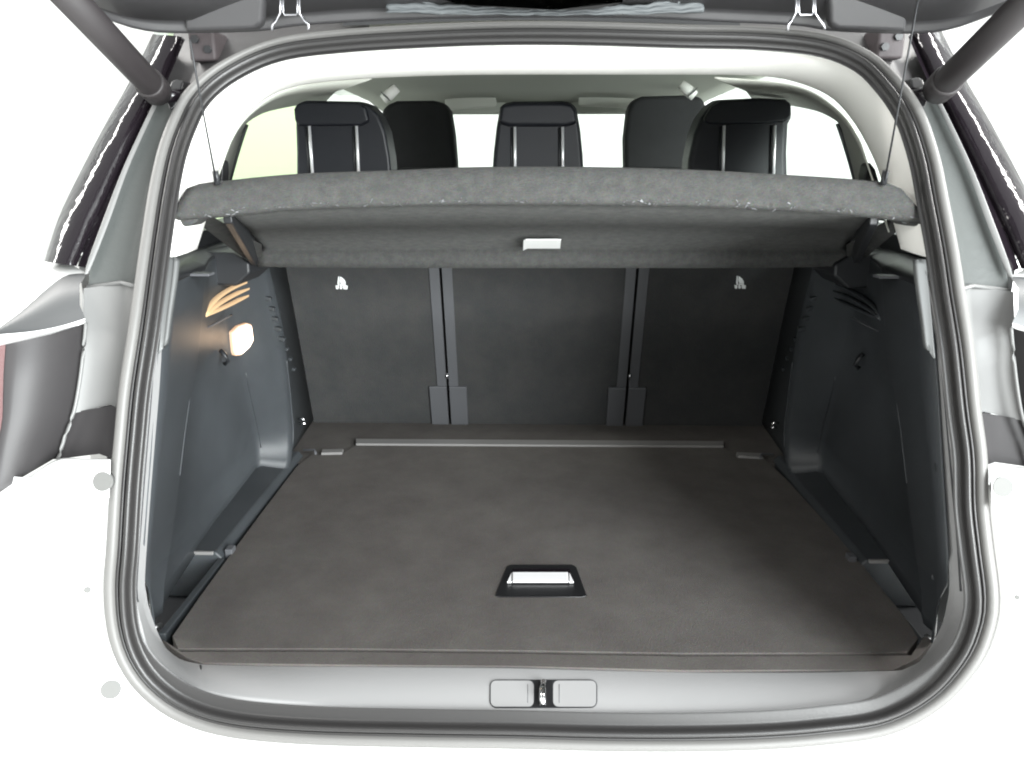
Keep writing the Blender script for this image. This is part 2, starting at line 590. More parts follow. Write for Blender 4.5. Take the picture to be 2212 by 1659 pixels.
# ------------------------------------------------------------------ rear seat backs
LEAN = math.radians(18)
SB = V((0, 1.06, 0.70))
SU = V((0, -math.sin(LEAN), math.cos(LEAN)))
SN = V((0, -math.cos(LEAN), -math.sin(LEAN)))       # towards the boot


def PS(px, py, off=0.0):
    return PP(px, py, SB + SN * off, SN)


def seatpt(x, s, off=0.0):
    return V((x, 0, 0)) + SB + SU * s + SN * off


sxL0, sxL1 = PS(952, 580).x, PS(972, 915).x
sxR0, sxR1 = PS(1375, 580).x, PS(1350, 915).x
xl, xr = (sxL0 + sxL1) / 2, (sxR0 + sxR1) / 2
g = 0.0032
for nm, x0, x1 in (('left', -0.62, xl - g), ('mid', xl + g, xr - g), ('right', xr + g, 0.62)):
    n = 10
    s_ = empty('seat_back', seatpt((x0 + x1) / 2, 0)); s_.parent = car; s_.location = seatpt((x0 + x1) / 2, 0) - WO[car]
    prism('carpet_back', [seatpt(x0, -0.02), seatpt(x1, -0.02), seatpt(x1, 0.64), seatpt(x0, 0.64)], SN * -0.10, 'seat_carpet', s_, bevel=0.004)
    for xe, d in (((x1, -1),) if nm == 'left' else (((x0, 1), (x1, -1)) if nm == 'mid' else ((x0, 1),))):
        a, b = sorted((xe, xe + d * 0.025))
        prism('seam_strip', [seatpt(a, 0.125, 0.0), seatpt(b, 0.125, 0.0), seatpt(b, 0.60, 0.0), seatpt(a, 0.60, 0.0)], SN * 0.0035, 'seam_plastic', s_, bevel=0.001)
        a, b = sorted((xe, xe + d * 0.047))
        prism('hinge_cover', [seatpt(a, -0.01, 0), seatpt(b, -0.01, 0), seatpt(b, 0.125, 0), seatpt(a, 0.125, 0)], SN * 0.008, 'seam_plastic', s_, bevel=0.0025)
    if nm != 'mid':
        cx, cy = (737, 613) if nm == 'left' else (1598, 612)
        kx = 1 if nm == 'left' else 0.95
        ic = empty('tether_mark', PS(cx, cy, 0.004)); ic.parent = s_; ic.location = PS(cx, cy, 0.004) - WO[s_]
        for k, poly in enumerate(([(-8, -1), (-6.5, -15), (-4.5, -15.5), (-4, 1), (-4, 4), (-7, 4)], [(-2.5, -15), (1, -13), (6, -9), (9, -4), (9.5, 0), (-1, 0), (-3.2, -6)], [(-2, 1), (9.5, 1), (9.5, 4), (-2.5, 4)],
                     [(-12, 4), (-6, 5), (-5, 8), (-7, 12), (-11, 11)], [(-3, 5), (1, 4.5), (3, 8), (1, 12), (-3, 11)], [(4, 5), (10, 4), (14, 5), (13, 12), (5, 11.5)])):
            prism('print_mark', [PS(cx + x * kx, cy + y, 0.0024) for x, y in poly], SN * -0.0018, 'white_print', ic)
for px_, py_ in ((966, 812), (1360, 812)):
    p = PS(px_, py_, 0.004)
    tube('seat_latch', [p - SU * 0.008, p + SN * 0.006, p + SU * 0.008], 0.003, 'chrome', car, n=8)


# ------------------------------------------------------------------ headrests
def outline(px, y):
    return [PY(a, b, y) for a, b in px]


def headrest(sil, top, posts, y, lab=None):
    h = empty('headrest', PY(sum(p[0] for p in sil) / len(sil), 330, y)); h.parent = car
    h.location = WO[h] - WO[car]
    prism('cushion', outline(sil, y), (0, 0.10, 0.004), 'headrest_leather' if top else 'headrest_cloth', h, bevel=0.016, seg=4)
    if top:
        c = [outline(top, y + 0.004), outline([((a - 0) , b) for a, b in top], y - 0.012)]
        prism('rear_pad', outline(top, y - 0.016), (0, 0.03, 0), 'headrest_leather', h, bevel=0.010, seg=4)
        for (x0, y0, x1, y1) in posts:
            tube('post', [PY(x0, y0, y - 0.008), PY(x1, y1, y - 0.008)], 0.0036, 'post_silver', h, n=10)
            tube('post_guide', [PY(x0 - 7, y0 + 2, y - 0.001), PY(x1 - 8, y1, y - 0.001)], 0.0028, 'dark_plastic', h, n=6)
    return h


YH = 0.93
headrest([(636, 235), (644, 222), (660, 217), (775, 219), (797, 227), (818, 250), (832, 285), (842, 340), (849, 420), (640, 420), (640, 330), (638, 270)],
         [(634, 236), (640, 224), (655, 219), (772, 221), (790, 232), (797, 262), (780, 271), (645, 272), (636, 262)], [(668, 272, 677, 400), (770, 272, 776, 400)], YH)
headrest([(1080, 232), (1086, 223), (1110, 219), (1215, 218), (1238, 222), (1246, 235), (1254, 280), (1259, 330), (1264, 420), (1060, 420), (1066, 330), (1072, 275)],
         [(1080, 232), (1087, 225), (1110, 221), (1215, 220), (1236, 224), (1245, 240), (1248, 266), (1225, 273), (1100, 273), (1076, 266)], [(1112, 274, 1113, 400), (1215, 274, 1216, 400)], YH)
headrest([(1700, 214), (1711, 222), (1712, 255), (1705, 268), (1702, 330), (1704, 420), (1484, 420), (1488, 345), (1500, 290), (1514, 255), (1535, 228), (1556, 215), (1640, 211)],
         [(1698, 215), (1710, 223), (1711, 252), (1702, 262), (1640, 268), (1530, 268), (1520, 258), (1538, 230), (1558, 217), (1640, 213)], [(1564, 271, 1561, 400), (1674, 271, 1670, 400)], YH)
headrest([(822, 246), (832, 228), (856, 218), (935, 217), (958, 222), (972, 240), (980, 290), (985, 350), (988, 440), (838, 440), (828, 300)], None, (), 1.72)
headrest([(1352, 440), (1350, 300), (1357, 240), (1366, 218), (1388, 208), (1495, 205), (1518, 211), (1528, 235), (1533, 300), (1536, 440)], None, (), 1.72)
for cx in (-0.37, 0.40):
    box('front_seat', (cx - 0.24, 1.66, 0.55), (cx + 0.24, 1.80, 1.38), 'headrest_cloth', car, bevel=0.05, seg=4)


# ------------------------------------------------------------------ boot side trims
SIL = [(352, 555), (346, 660), (340, 760), (333, 836), (324, 980), (314, 1106), (304, 1256), (313, 1323), (337, 1372), (360, 1402)]
A3 = [PO(x, y, 0.036 if y < 1300 else 0.05) for x, y in SIL]


def Apt(z):
    a = sorted(A3, key=lambda p: p.z)
    zs = [p.z for p in a]
    return V((interp(z, zs, [p.x for p in a]), interp(z, zs, [p.y for p in a]), z))


ROWS = [1.215, 1.16, 1.10, 1.05, 1.01, 0.96, 0.90, 0.84, 0.79, 0.75, 0.725, 0.708]


def tab(zs, vs, z):
    return interp(z, zs, vs)


zk = [0.70, 0.75, 0.82, 0.90, 1.00, 1.04, 1.12, 1.22]
Bx = [-.592, -.590, -.586, -.585, -.585, -.583, -.578, -.572]
By = [.085, .10, .14, .185, .243, .275, .31, .34]
Cx = [-.655, -.652, -.640, -.630, -.622, -.620, -.622, -.625]
Cy = [.735, .725, .68, .63, .585, .57, .56, .56]
Dx = [-.579, -.579, -.577, -.575, -.573, -.572, -.580, -.592]
Dy = [.745, .740, .735, .725, .71, .70, .69, .68]


def side_trim(M, s):
    tr = empty('boot_side_trim', M((-0.62, 0.45, 0.70))); tr.parent = car; tr.location = WO[tr] - WO[car]
    cols = [[], [], [], [], [], [], [], [], [], [], []]
    for z in ROWS:
        a = Apt(max(z, 0.80)); a.z = z
        k_ = 1 - step(z, 0.76, 0.90)
        a.x += (-0.578 - a.x) * k_; a.y += (0.03 - a.y) * k_
        b = V((tab(zk, Bx, z), tab(zk, By, z), z))
        inset = max(0.0, min(1.0, (1.035 - z) / 0.02)) * max(0.0, min(1.0, (z - 0.72) / 0.02))
        c = V((tab(zk, Cx, z), tab(zk, Cy, z), z))
        d = V((tab(zk, Dx, z), tab(zk, Dy, z), z))
        foot = max(0.0, (0.79 - z) / 0.082) ** 2.2
        d2 = d + V((0.0, -0.055 * foot, 0))
        c2 = c + V((0.012 * foot, -0.04 * foot, 0))
        row = [a, a.lerp(b, 0.45) + V((-0.012, 0, 0)), b + V((0, -0.006, 0)), b + V((-0.004, 0.004, 0)), b + V((-0.010 - 0.030 * inset, 0.022 + 0.01 * inset, 0)),
               b.lerp(c, 0.45) + V((-0.012 - 0.012 * inset, 0, 0)), c2 + V((-0.006, -0.014, 0)), c2 + V((0.003, 0.004, 0)), d2 + V((-0.006, -0.008, 0)), d2 + V((0.003, 0.008, 0)), d + V((-0.022, 0.06, 0))]
        for k, p in enumerate(row): cols[k].append(M(p))
    # last column: against the seat
    last = []
    for z in ROWS:
        t = (z - 0.70)
        last.append(M((-0.618, 1.06 - t * math.tan(LEAN) + 0.02, z)))
    cols.append(last)
    pan = loft('panel', cols, 'side_plastic', tr, solid=0.003)
    for k, (ci, z0, z1) in enumerate(((2, 0.86, 1.01), (7, 0.74, 1.0), (9, 0.74, 1.0))):
        pts = [p for p, z in zip(cols[ci], ROWS) if z0 <= z <= z1]
        tube('edge_bead', [p + V((-s * 0.0012, -0.001, 0)) for p in cr(pts, 14)], 0.0016, 'side_plastic', tr, n=6)
    # top ledge
    top = [c[0] for c in cols]
    out = [M((M(p).x - 0.012 - 0.16 * step(M(p).y, 0.16, 0.40), M(p).y, 1.222)) for p in top]
    up = [p + V((0, 0, 0.006)) for p in top]
    loft('ledge', [top, up, [p.lerp(q, 0.2) + V((0, 0, 0.010)) for p, q in zip(up, out)], out], 'dark_plastic', tr, solid=0.003)
    # bracket that carries the shelf pivot
    pv = M((-0.575, 0.545, 1.205))
    br = prism('shelf_bracket', [M((-0.66, 0.50, 1.165)), M((-0.585, 0.50, 1.16)), M((-0.555, 0.50, 1.185)), M((-0.555, 0.50, 1.206)), M((-0.585, 0.50, 1.225)), M((-0.66, 0.50, 1.228))], (0, 0.13, 0), 'dark_plastic', tr, bevel=0.006, seg=3)
    tube('pin', [M((-0.565, 0.525, 1.205)), M((-0.545, 0.525, 1.205))], 0.006, 'chrome', br, n=10)
    # pale rail on the rear edge of the trim
    rl = [PO(x, y, 0.030) for x, y in ((388, 556), (384, 600), (372, 680), (364, 738), (352, 752))]
    r2 = [PO(x, y, 0.016) for x, y in ((362, 556), (358, 600), (350, 680), (345, 738), (343, 764))]
    a_, b_ = cr(rl, 14), cr(r2, 14)
    loft('edge_rail', [[M(p) for p in c] for c in (a_, [p.lerp(q, 0.3) + V((0, -0.004, 0)) for p, q in zip(a_, b_)], [p.lerp(q, 0.42) + V((0, 0.003, 0)) for p, q in zip(a_, b_)], b_)], 'sill_edge', tr, solid=0.002)
    box_c = PY(430, 592, 0.26)
    obox('ledge_glint', M(box_c), (0.021, 0, 0), (0, 0.012, 0), (0, 0, 0.0022), 'seam_plastic', tr, bevel=0.001)  # paler bar standing in for a highlight line on the ledge
    # toothed strip by the seat
    for k in range(8):
        t = k / 7
        q = PY(580 + 52 * t, 640 + 152 * t, 0.82 + 0.05 * t)
        p = M(q)
        px_, py_ = (580 + 52 * t, 640 + 152 * t) if s < 0 else (1756 - 62 * t, 640 + 152 * t)
        h, nn_ = hit(pan, px_, py_)
        if h is None: continue
        u_ = V((-s, 0, 0)) * 0.006
        tooth = prism('tooth', [h + V(v) for v in ((s * 0.014, 0, -0.005), (-s * 0.009, -0.003, -0.008), (-s * 0.010, -0.003, -0.001), (s * 0.014, 0, 0.005))], (0, -0.014, 0), 'side_plastic', tr, bevel=0.0015)
    # hook, cap and clips
    hk = M(PX(478, 768, -0.612))
    k_ = tube('bag_hook', [hk + V((0, 0, 0.010)), hk + V((-s * 0.010, -0.004, 0.002)), hk + V((-s * 0.014, -0.004, -0.010)), hk + V((-s * 0.006, -0.004, -0.016))], 0.0045, 'dark_plastic', tr, n=8)
    q = M(PY(655, 905, 0.86))
    tube('tie_down', [q + V((s * 0.012, 0, 0)), q + V((-s * 0.004, -0.008, 0.004)), q + V((-s * 0.008, -0.008, -0.010)), q + V((s * 0.01, 0, -0.012))], 0.0035, 'chrome', tr, n=8)
    h, nn_ = hit(pan, 350 if s < 0 else 2022, 1000)
    if h is not None: tube('cap', [h + nn_ * 0.0012, h - nn_ * 0.004], 0.013, 'side_plastic', tr, n=20)
    h, nn_ = hit(pan, 347 if s < 0 else 2018, 1238)
    if h is not None: obox('trim_clip', h, (0.0025, 0, 0), (0, 0.002, 0), (0, 0, 0.010), 'seam_plastic', tr, bevel=0.001)
    # ledge beside the floor board
    y0, y1 = 0.275, 0.80
    prism('floor_ledge', [M((-0.70, y0, 0.62)), M((-0.571, y0, 0.62)), M((-0.571, y0, 0.700)), M((-0.582, y0, 0.712)), M((-0.70, y0, 0.712))], (0, y1 - y0, 0), 'side_plastic', tr, bevel=0.004, seg=3)
    prism('ledge_highlight', [M((-0.66, y0 - 0.003, 0.707)), M((-0.586, y0 - 0.003, 0.707)), M((-0.586, y0 - 0.003, 0.7135)), M((-0.66, y0 - 0.003, 0.7135))], (0, 0.006, 0), 'edge_strip', tr, bevel=0.0012)  # pale bar painting the highlight along the ledge's edge
    prism('ledge_clip', [M((-0.570, 0.285, 0.69)), M((-0.556, 0.285, 0.69)), M((-0.556, 0.285, 0.712)), M((-0.570, 0.285, 0.712))], (0, 0.02, 0), 'seam_plastic', tr, bevel=0.002)
    prism('board_rail', [M((-0.578, 0.035, 0.64)), M((-0.566, 0.035, 0.64)), M((-0.566, 0.035, 0.701)), M((-0.578, 0.035, 0.701))], (0, 0.24, 0), 'side_plastic', tr, bevel=0.002)
    tube('pit_clip', [M((-0.585, 0.06, 0.70)), M((-0.59, 0.045, 0.703))], 0.004, 'satin_metal', tr, n=8)
    box('pit_floor', (min(M((-0.70, 0, 0)).x, M((-0.55, 0, 0)).x), -0.02, 0.612), (max(M((-0.70, 0, 0)).x, M((-0.55, 0, 0)).x), 0.28, 0.62), 'dark_plastic', tr)
    tube('step_hook', [M(PZ(655, 972, 0.715)), M(PZ(680, 972, 0.715)), M(PZ(682, 980, 0.712))], 0.003, 'seam_plastic', tr, n=8)
    if s < 0:
        # lamp
        lx = -0.606
        L = [(508, 720), (521, 707), (536, 701), (545, 704), (549, 735), (541, 750), (525, 765), (515, 766), (511, 756)]
        nrm = V((0.93, -0.36, 0)).normalized()
        base = PX(528, 735, lx) + nrm * 0.008
        lens = prism('boot_lamp', [PP(x, y, base, nrm) for x, y in L], -nrm * 0.012, 'lamp_lens', tr, bevel=0.003, seg=3)
        prism('lamp_frame', [PP(528 + (x - 528) * 1.16 - 3, 735 + (y - 735) * 1.10, base - nrm * 0.004, nrm) for x, y in L], -nrm * 0.012, 'lamp_halo', lens, bevel=0.003)
        l = bpy.data.lights.new('boot_lamp_light', 'POINT')
        l.energy = 0.042; l.color = (1.0, 0.62, 0.32); l.shadow_soft_size = 0.02
        lo = bpy.data.objects.new('boot_lamp_light', l); COL.objects.link(lo)
        lo.location = base + nrm * 0.016
    # three blades above the lamp; left ones emit to paint its light on them
    for pts in (((441, 683), (458, 660), (480, 640), (508, 623), (545, 607)), ((444, 684), (468, 664), (500, 644), (540, 624), (572, 606)), ((441, 686), (470, 674), (500, 660), (530, 644), (556, 628))):
        c3 = cr([PX(x, y, -0.598 - 0.012 * k / 4) for k, (x, y) in enumerate(pts)], 16)
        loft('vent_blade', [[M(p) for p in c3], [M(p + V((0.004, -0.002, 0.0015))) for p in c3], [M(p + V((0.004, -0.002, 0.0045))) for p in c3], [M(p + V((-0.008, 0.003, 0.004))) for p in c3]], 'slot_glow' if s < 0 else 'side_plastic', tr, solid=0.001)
    c3 = cr([PX(x, y, -0.60) for x, y in ((412, 722), (425, 704), (441, 684))], 8)
    tube('vent_rib', [M(p) for p in c3], 0.0016, 'seam_plastic', tr, n=6)
    c3 = cr([PX(x, y, -0.603) for x, y in ((425, 718), (460, 702), (500, 680))], 8)
    tube('vent_rib', [M(p) for p in c3], 0.0018, 'seam_plastic', tr, n=6)


side(side_trim)

# ------------------------------------------------------------------ parcel shelf, hung by its cords: a thing of its own
HINGE = PY(1190, 540, 0.53)
shelf = empty('parcel_shelf', (0.0, 0.35, 1.22))
shelf['label'] = 'dark grey felt parcel shelf held tilted above the boot by two cords'
shelf['category'] = 'parcel shelf'
RT_ = [(404, 410), (418, 404), (480, 396), (640, 381), (850, 373), (1000, 367), (1160, 365), (1330, 367), (1500, 372), (1700, 383), (1850, 393), (1925, 401), (1945, 410)]
RB_ = [(370, 470), (420, 466), (500, 460), (640, 447), (850, 440), (1000, 437), (1160, 437), (1330, 438), (1500, 441), (1700, 449), (1850, 460), (1950, 471), (2003, 478)]
yr = lambda px: 0.105 + 0.035 * (1 - ((px - 1187) / 810.0) ** 2)
n = 60
rt = cr([PY(x, y, yr(x) + 0.014) for x, y in RT_], n)
rb = cr([PY(x, y, yr(x)) for x, y in RB_], n)
cols = []
for a, b in zip(rt, rb):
    c = [a + V((0, 0.05, -0.004)), a + V((0, 0.012, 0.0015)), a, a.lerp(b, 0.33) + V((0, -0.003, 0)), a.lerp(b, 0.7) + V((0, -0.004, 0)), b + V((0, -0.003, 0.003)), b + V((0, 0.004, -0.003)), b + V((0, 0.02, 0.0))]
    cols.append(c)
loft('rear_rim', cols, 'shelf_felt', shelf, solid=0.004)
# fuzzy cut edge of the felt along the rim
vs, fs = [], []
for k in range(150):
    i = random.random() * (n - 1.01)
    p = rb[int(i)].lerp(rb[int(i) + 1], i % 1) + V((0, -0.004 - random.random() * 0.003, 0.002 + random.gauss(0, 0.002)))
    L = random.uniform(0.002, 0.008)
    d = V((random.gauss(0, 1), random.gauss(-0.3, 0.3), random.gauss(0, 0.7))).normalized() * L
    e = V((0, 0, 0.0005))
    b0 = len(vs)
    vs += [p - e, p + e, p + d * 0.6 + e + V((0, 0, random.gauss(0, .001))), p + d]
    fs += [(b0, b0 + 1, b0 + 2), (b0, b0 + 2, b0 + 3)]
fz = build('felt_fibres', vs, fs, 'seam_plastic', shelf)
fz['kind'] = 'stuff'
# underside panel
U0 = [PY(x, y, yr(x) + 0.02) for x, y in ((500, 458), (640, 446), (900, 439), (1187, 437), (1475, 440), (1735, 449), (1880, 462))]
U1 = [PY(x, 536, 0.52) for x in (566, 680, 930, 1195, 1470, 1710, 1828)]
U2 = [PY(x, y, 0.515) for x, y in ((556, 545), (680, 543), (930, 542), (1195, 542), (1470, 543), (1710, 544), (1838, 545))]
U3 = [PY(x, y, 0.515) for x, y in ((556, 574), (680, 576), (930, 577), (1195, 577), (1470, 577), (1710, 576), (1842, 571))]
U4 = [p + V((0, 0.03, 0.002)) for p in U3]
nn = 40
mid = [a.lerp(b, 0.5) + V((0, 0, 0.006)) for a, b in zip(U0, U1)]
loft('underside_panel', [cr(c, nn) for c in (U0, mid, U1, U2, [p.lerp(q, 0.5) + V((0, -0.003, 0)) for p, q in zip(U2, U3)], U3, U4)], 'shelf_felt', shelf, solid=0.004)
# side walls of the shelf body and the rounded ears under the rim ends
for (ax, ay, bx, by, cx_, cy_, sg) in ((500, 458, 566, 536, 556, 574, -1), (1880, 462, 1828, 536, 1842, 571, 1)):
    p, q, r_ = PY(ax, ay, yr(ax) + 0.02), PY(bx, by, 0.52), PY(cx_, cy_, 0.52)
    prism('side_flange', [p + V((0, 0, 0.012)), p + V((0, 0, -0.016)), r_, q + V((0, 0, 0.012))], (sg * 0.014, 0.002, 0), 'dark_plastic', shelf, bevel=0.003)
    prism('support_arm', [PY(ax + sg * 40, ay + 10, 0.20), PY(ax + sg * 44, ay + 26, 0.24), PY(bx + sg * 18, by + 22, 0.51), PY(bx, by + 20, 0.51), PY(bx, by - 8, 0.45)], (sg * 0.02, 0, 0), 'shelf_felt', shelf, bevel=0.003)
for e in (((374, 470), (378, 480), (386, 487), (398, 490), (412, 488), (424, 480), (430, 469)), ((1943, 474), (1950, 482), (1962, 488), (1976, 489), (1990, 486), (1999, 480), (2001, 474))):
    prism('ear', [PY(x, y, 0.112) for x, y in e], (0, 0.04, 0), 'shelf_felt', shelf, bevel=0.004, seg=3)
# peeled paper label
lb = [PY(x, y, 0.398 + 0.0043 * (y - 518)) for x, y in ((1131, 520), (1136, 518), (1212, 518), (1210, 537), (1140, 537), (1130, 541))]
prism('paper_label', lb, (0, 0.0006, 0.0012), 'paper', shelf)
# cords up to the tailgate
for (x0, y0, x1, y1, d0) in ((467, 392, 410, 86, 0.15), (1911, 392, 1984, -6, 0.15)):
    a, b = PY(x0, y0, 0.118), PY(x1, y1, 0.02)
    tube('lifting_cord', [a, a.lerp(b, 0.5) + V((0, 0, -0.002)), b], 0.0013, 'dark_plastic', shelf, n=6)
    tube('cord_clip', [a + V((0, 0, 0.014)), a + V((0, 0.004, -0.004))], 0.0045, 'dark_plastic', shelf, n=8)

# ------------------------------------------------------------------ pillar and roof trims
TR = [(418, 540), (440, 470), (460, 395), (474, 355), (491, 305), (523, 254), (578, 208), (633, 186), (706, 175), (800, 168), (950, 162), (1106, 160), (1300, 160), (1500, 160), (1600, 161), (1690, 168), (1765, 190),
      (1812, 218), (1850, 262), (1876, 305), (1900, 355), (1915, 400), (1935, 470), (1955, 540)]
SR = [(358, 560), (372, 470), (388, 380), (402, 315), (424, 255), (452, 212), (500, 168), (560, 140), (640, 118), (740, 104), (937, 94), (1106, 89), (1271, 89), (1475, 94), (1640, 98), (1740, 106), (1830, 132),
      (1886, 172), (1930, 228), (1958, 290), (1976, 355), (1988, 410), (2003, 480), (2018, 560)]
dep = lambda y: 0.20 + 0.0 * y
sr3 = [PO(x, y, 0.028) for x, y in SR]


def trpt(x, y):
    o = PO(x, y, 0.13 if y < 420 else 0.10)
    return o


tr3 = [trpt(x, y) for x, y in TR]
K = 110
s3, t3 = cr(sr3, K), cr(tr3, K)
dl = [V((0.0, 0.014, 0.0))] * K
mids = []
for f, bul in ((0.0, 0), (0.12, 0.006), (0.4, 0.012), (0.7, 0.012), (0.92, 0.006), (1.0, 0)):
    row = []
    for a, b in zip(s3, t3):
        outw = (a - V((0.01, a.y, 1.3))); outw.y = 0
        row.append(a.lerp(b, f) - outw.normalized() * bul * 0.4 + V((0, -bul, 0)))
    mids.append(row)
back = []
for b in t3:
    outw = (b - V((0.01, b.y, 1.30))); outw.y = 0; outw.normalize()
    back.append(b + V((0, 0.02, 0)) + outw * 0.004)
back2 = [b + V((0, 0.05, 0)) + (b - V((0.01, b.y, 1.30))).normalized() * 0.05 for b in back]
loft('pillar_trim', mids + [back, back2], 'ivory_trim', car, solid=0.002)
# faint panel joints on the trim
for jx in ((1855, 262, 1945, 274), (520, 262, 440, 268)):
    a, b = trpt(jx[0], jx[1]) + V((0, -0.006, 0)), PO(jx[2], jx[3], 0.028) + V((0, -0.012, 0))

# headliner
rows = []
for y, z, hw in ((0.36, 1.610, 0.56), (0.60, 1.640, 0.60), (1.0, 1.665, 0.62), (1.5, 1.67, 0.62), (1.95, 1.655, 0.60), (2.16, 1.625, 0.58)):
    rows.append([V((x * hw, y, z - 0.035 * abs(x) ** 4)) for x in [k / 10 - 1 for k in range(21)]])
loft('headliner', rows, 'headliner_cloth', car, solid=0.03)


def cabin_side(M, s):
    X0 = -0.635
    if s < 0:
        win = [(470, 470), (492, 400), (503, 355), (517, 305), (530, 268), (559, 248), (591, 237)]
    W3 = [PX(x, y, X0) for x, y in ((470, 470), (492, 400), (503, 355), (517, 305), (530, 268), (559, 248), (591, 237), (650, 226), (700, 222))]
    T3 = [trpt(x, y) + V((0, 0.012, 0)) for x, y in ((428, 500), (460, 395), (474, 355), (491, 305), (523, 254), (578, 208), (633, 186), (706, 175), (800, 168))]
    a, b = cr(T3, 40), cr(W3, 40)
    loft('window_surround', [[M(p) for p in a], [M(p.lerp(q, 0.5) + V((-0.012, 0, 0.006))) for p, q in zip(a, b)], [M(q) for q in b], [M(q + V((-0.03, 0.006, 0.0))) for q in b]], 'headliner_cloth', car, solid=0.002)
    # dark gasket at the rear of the window
    gk = [PX(x, y, X0 - 0.004) for x, y in ((478, 470), (497, 400), (509, 355), (524, 305), (536, 270))]
    gl = [PX(x, y, X0 - 0.004) for x, y in ((462, 470), (484, 400), (496, 355), (512, 305), (530, 268))]
    loft('window_gasket', [[M(p) for p in cr(gl, 12)], [M(p) for p in cr(gk, 12)]], 'dark_plastic', car, solid=0.003)
    build('side_window', [M((X0 - 0.03, 0.45, 1.25)), M((X0 - 0.03, 2.2, 1.25)), M((X0 - 0.03, 2.2, 1.64)), M((X0 - 0.03, 0.45, 1.64))], [(0, 1, 2, 3)], 'clear_glass', car, solid=0.004)
    # black belt guide
    gx = [PY(x, y, 0.42) for x, y in ((466, 400), (466, 372), (470, 352), (476, 344), (481, 350), (482, 372), (480, 400))]
    if s > 0: gx = [mir(PY(x, y, 0.42)) for x, y in ((1868, 400), (1868, 378), (1873, 356), (1880, 350), (1892, 366), (1902, 400))]
    prism('belt_guide', [M(p) for p in gx], (0, 0.03, 0), 'black_plain', car, bevel=0.003)
    # belt anchor by the headliner
    c = PY(850, 196, 1.35) if s < 0 else mir(PY(1478, 188, 1.35))
    an = tube('belt_anchor', [M(c + V((-0.030, 0, -0.024))), M(c + V((-0.012, 0, -0.010))), M(c + V((0.010, 0, 0.008)))], [0.014, 0.016, 0.013], 'ivory_trim', car, n=12)
    obox('buckle', M(c + V((-0.020, -0.016, -0.016))), (0.010, 0, -s * -0.008), (0, 0.004, 0), (0.004 * s, 0, 0.006), 'grey_sealant', an)
    # sun visor
    vz = [(960, 214), (1000, 208), (1060, 199), (1070, 203), (1073, 226), (1068, 231), (962, 238)] if s < 0 else [(1250, 203), (1256, 199), (1310, 206), (1372, 212), (1372, 234), (1256, 229), (1250, 226)]
    pts = [PY(x, y, 2.05) for x, y in vz]
    if s > 0: pts = [mir(p) for p in pts]
    prism('sun_visor', [M(p) for p in pts], (0, 0.022, 0), 'visor_cloth', car, bevel=0.006, seg=3)
    # door and quarter shell below the windows, and roof rail: keep the cabin closed
    box('body_side', (min(M((-0.80, 0, 0)).x, M((-0.77, 0, 0)).x), 0.30, 0.28), (max(M((-0.80, 0, 0)).x, M((-0.77, 0, 0)).x), 2.6, 1.24), 'white_paint', car)
    box('roof_rail', (min(M((-0.76, 0, 0)).x, M((-0.58, 0, 0)).x), 0.42, 1.645), (max(M((-0.76, 0, 0)).x, M((-0.58, 0, 0)).x), 2.2, 1.70), 'white_paint', car)
    box('waist_panel', (min(M((-0.77, 0, 0)).x, M((-0.66, 0, 0)).x), 0.34, 1.228), (max(M((-0.77, 0, 0)).x, M((-0.66, 0, 0)).x), 2.3, 1.262), 'dark_plastic', car)


side(cabin_side)
box('header_rail', (-0.58, 2.13, 1.575), (0.58, 2.20, 1.66), 'headliner_cloth', car, bevel=0.01)
build('windscreen', [(-0.66, 2.75, 1.02), (0.66, 2.75, 1.02), (0.58, 2.18, 1.60), (-0.58, 2.18, 1.60)], [(0, 1, 2, 3)], 'clear_glass', car, solid=0.004)
box('dashboard', (-0.72, 2.2, 0.6), (0.72, 2.8, 1.02), 'dark_plastic', car, bevel=0.03)
box('bulkhead', (-0.80, 2.81, 0.28), (0.80, 2.85, 1.0), 'white_paint', car)
box('cabin_floor', (-0.80, 0.0, 0.26), (0.80, 2.84, 0.30), 'dark_plastic', car)
box('roof', (-0.66, 0.36, 1.705), (0.66, 2.3, 1.73), 'white_paint', car, bevel=0.01)


# ------------------------------------------------------------------ bodywork round the opening
def outp(i, o, d):
    inn, S = FR[i]
    return bead[i] - inn * o + S * d


# lower apron (bumper and quarters), one sweep outwards from the flange below the lamps
NB = len(bead)
low = [i for i in range(NB) if bead[i].z < 1.005]
# start of the run at the right-hand side, going round the bottom
st = max(range(NB), key=lambda i: bead[i].x if 0.98 < bead[i].z < 1.02 else -9)
order = sorted(low, key=lambda i: math.atan2(bead[i].x - cen.x, -(bead[i].z - 1.0)))
cols = []
for i in order:
    inn, S = FR[i]
    c = []
    for o, d in ((0.027, 0.012), (0.030, -0.004), (0.05, -0.012), (0.12, -0.020), (0.22, -0.005), (0.34, 0.05), (0.46, 0.16)):
        c.append(bead[i] - inn * o + S * d)
    cols.append(c)
apron = loft('rear_apron', cols, 'white_paint', car)
CAPS = []


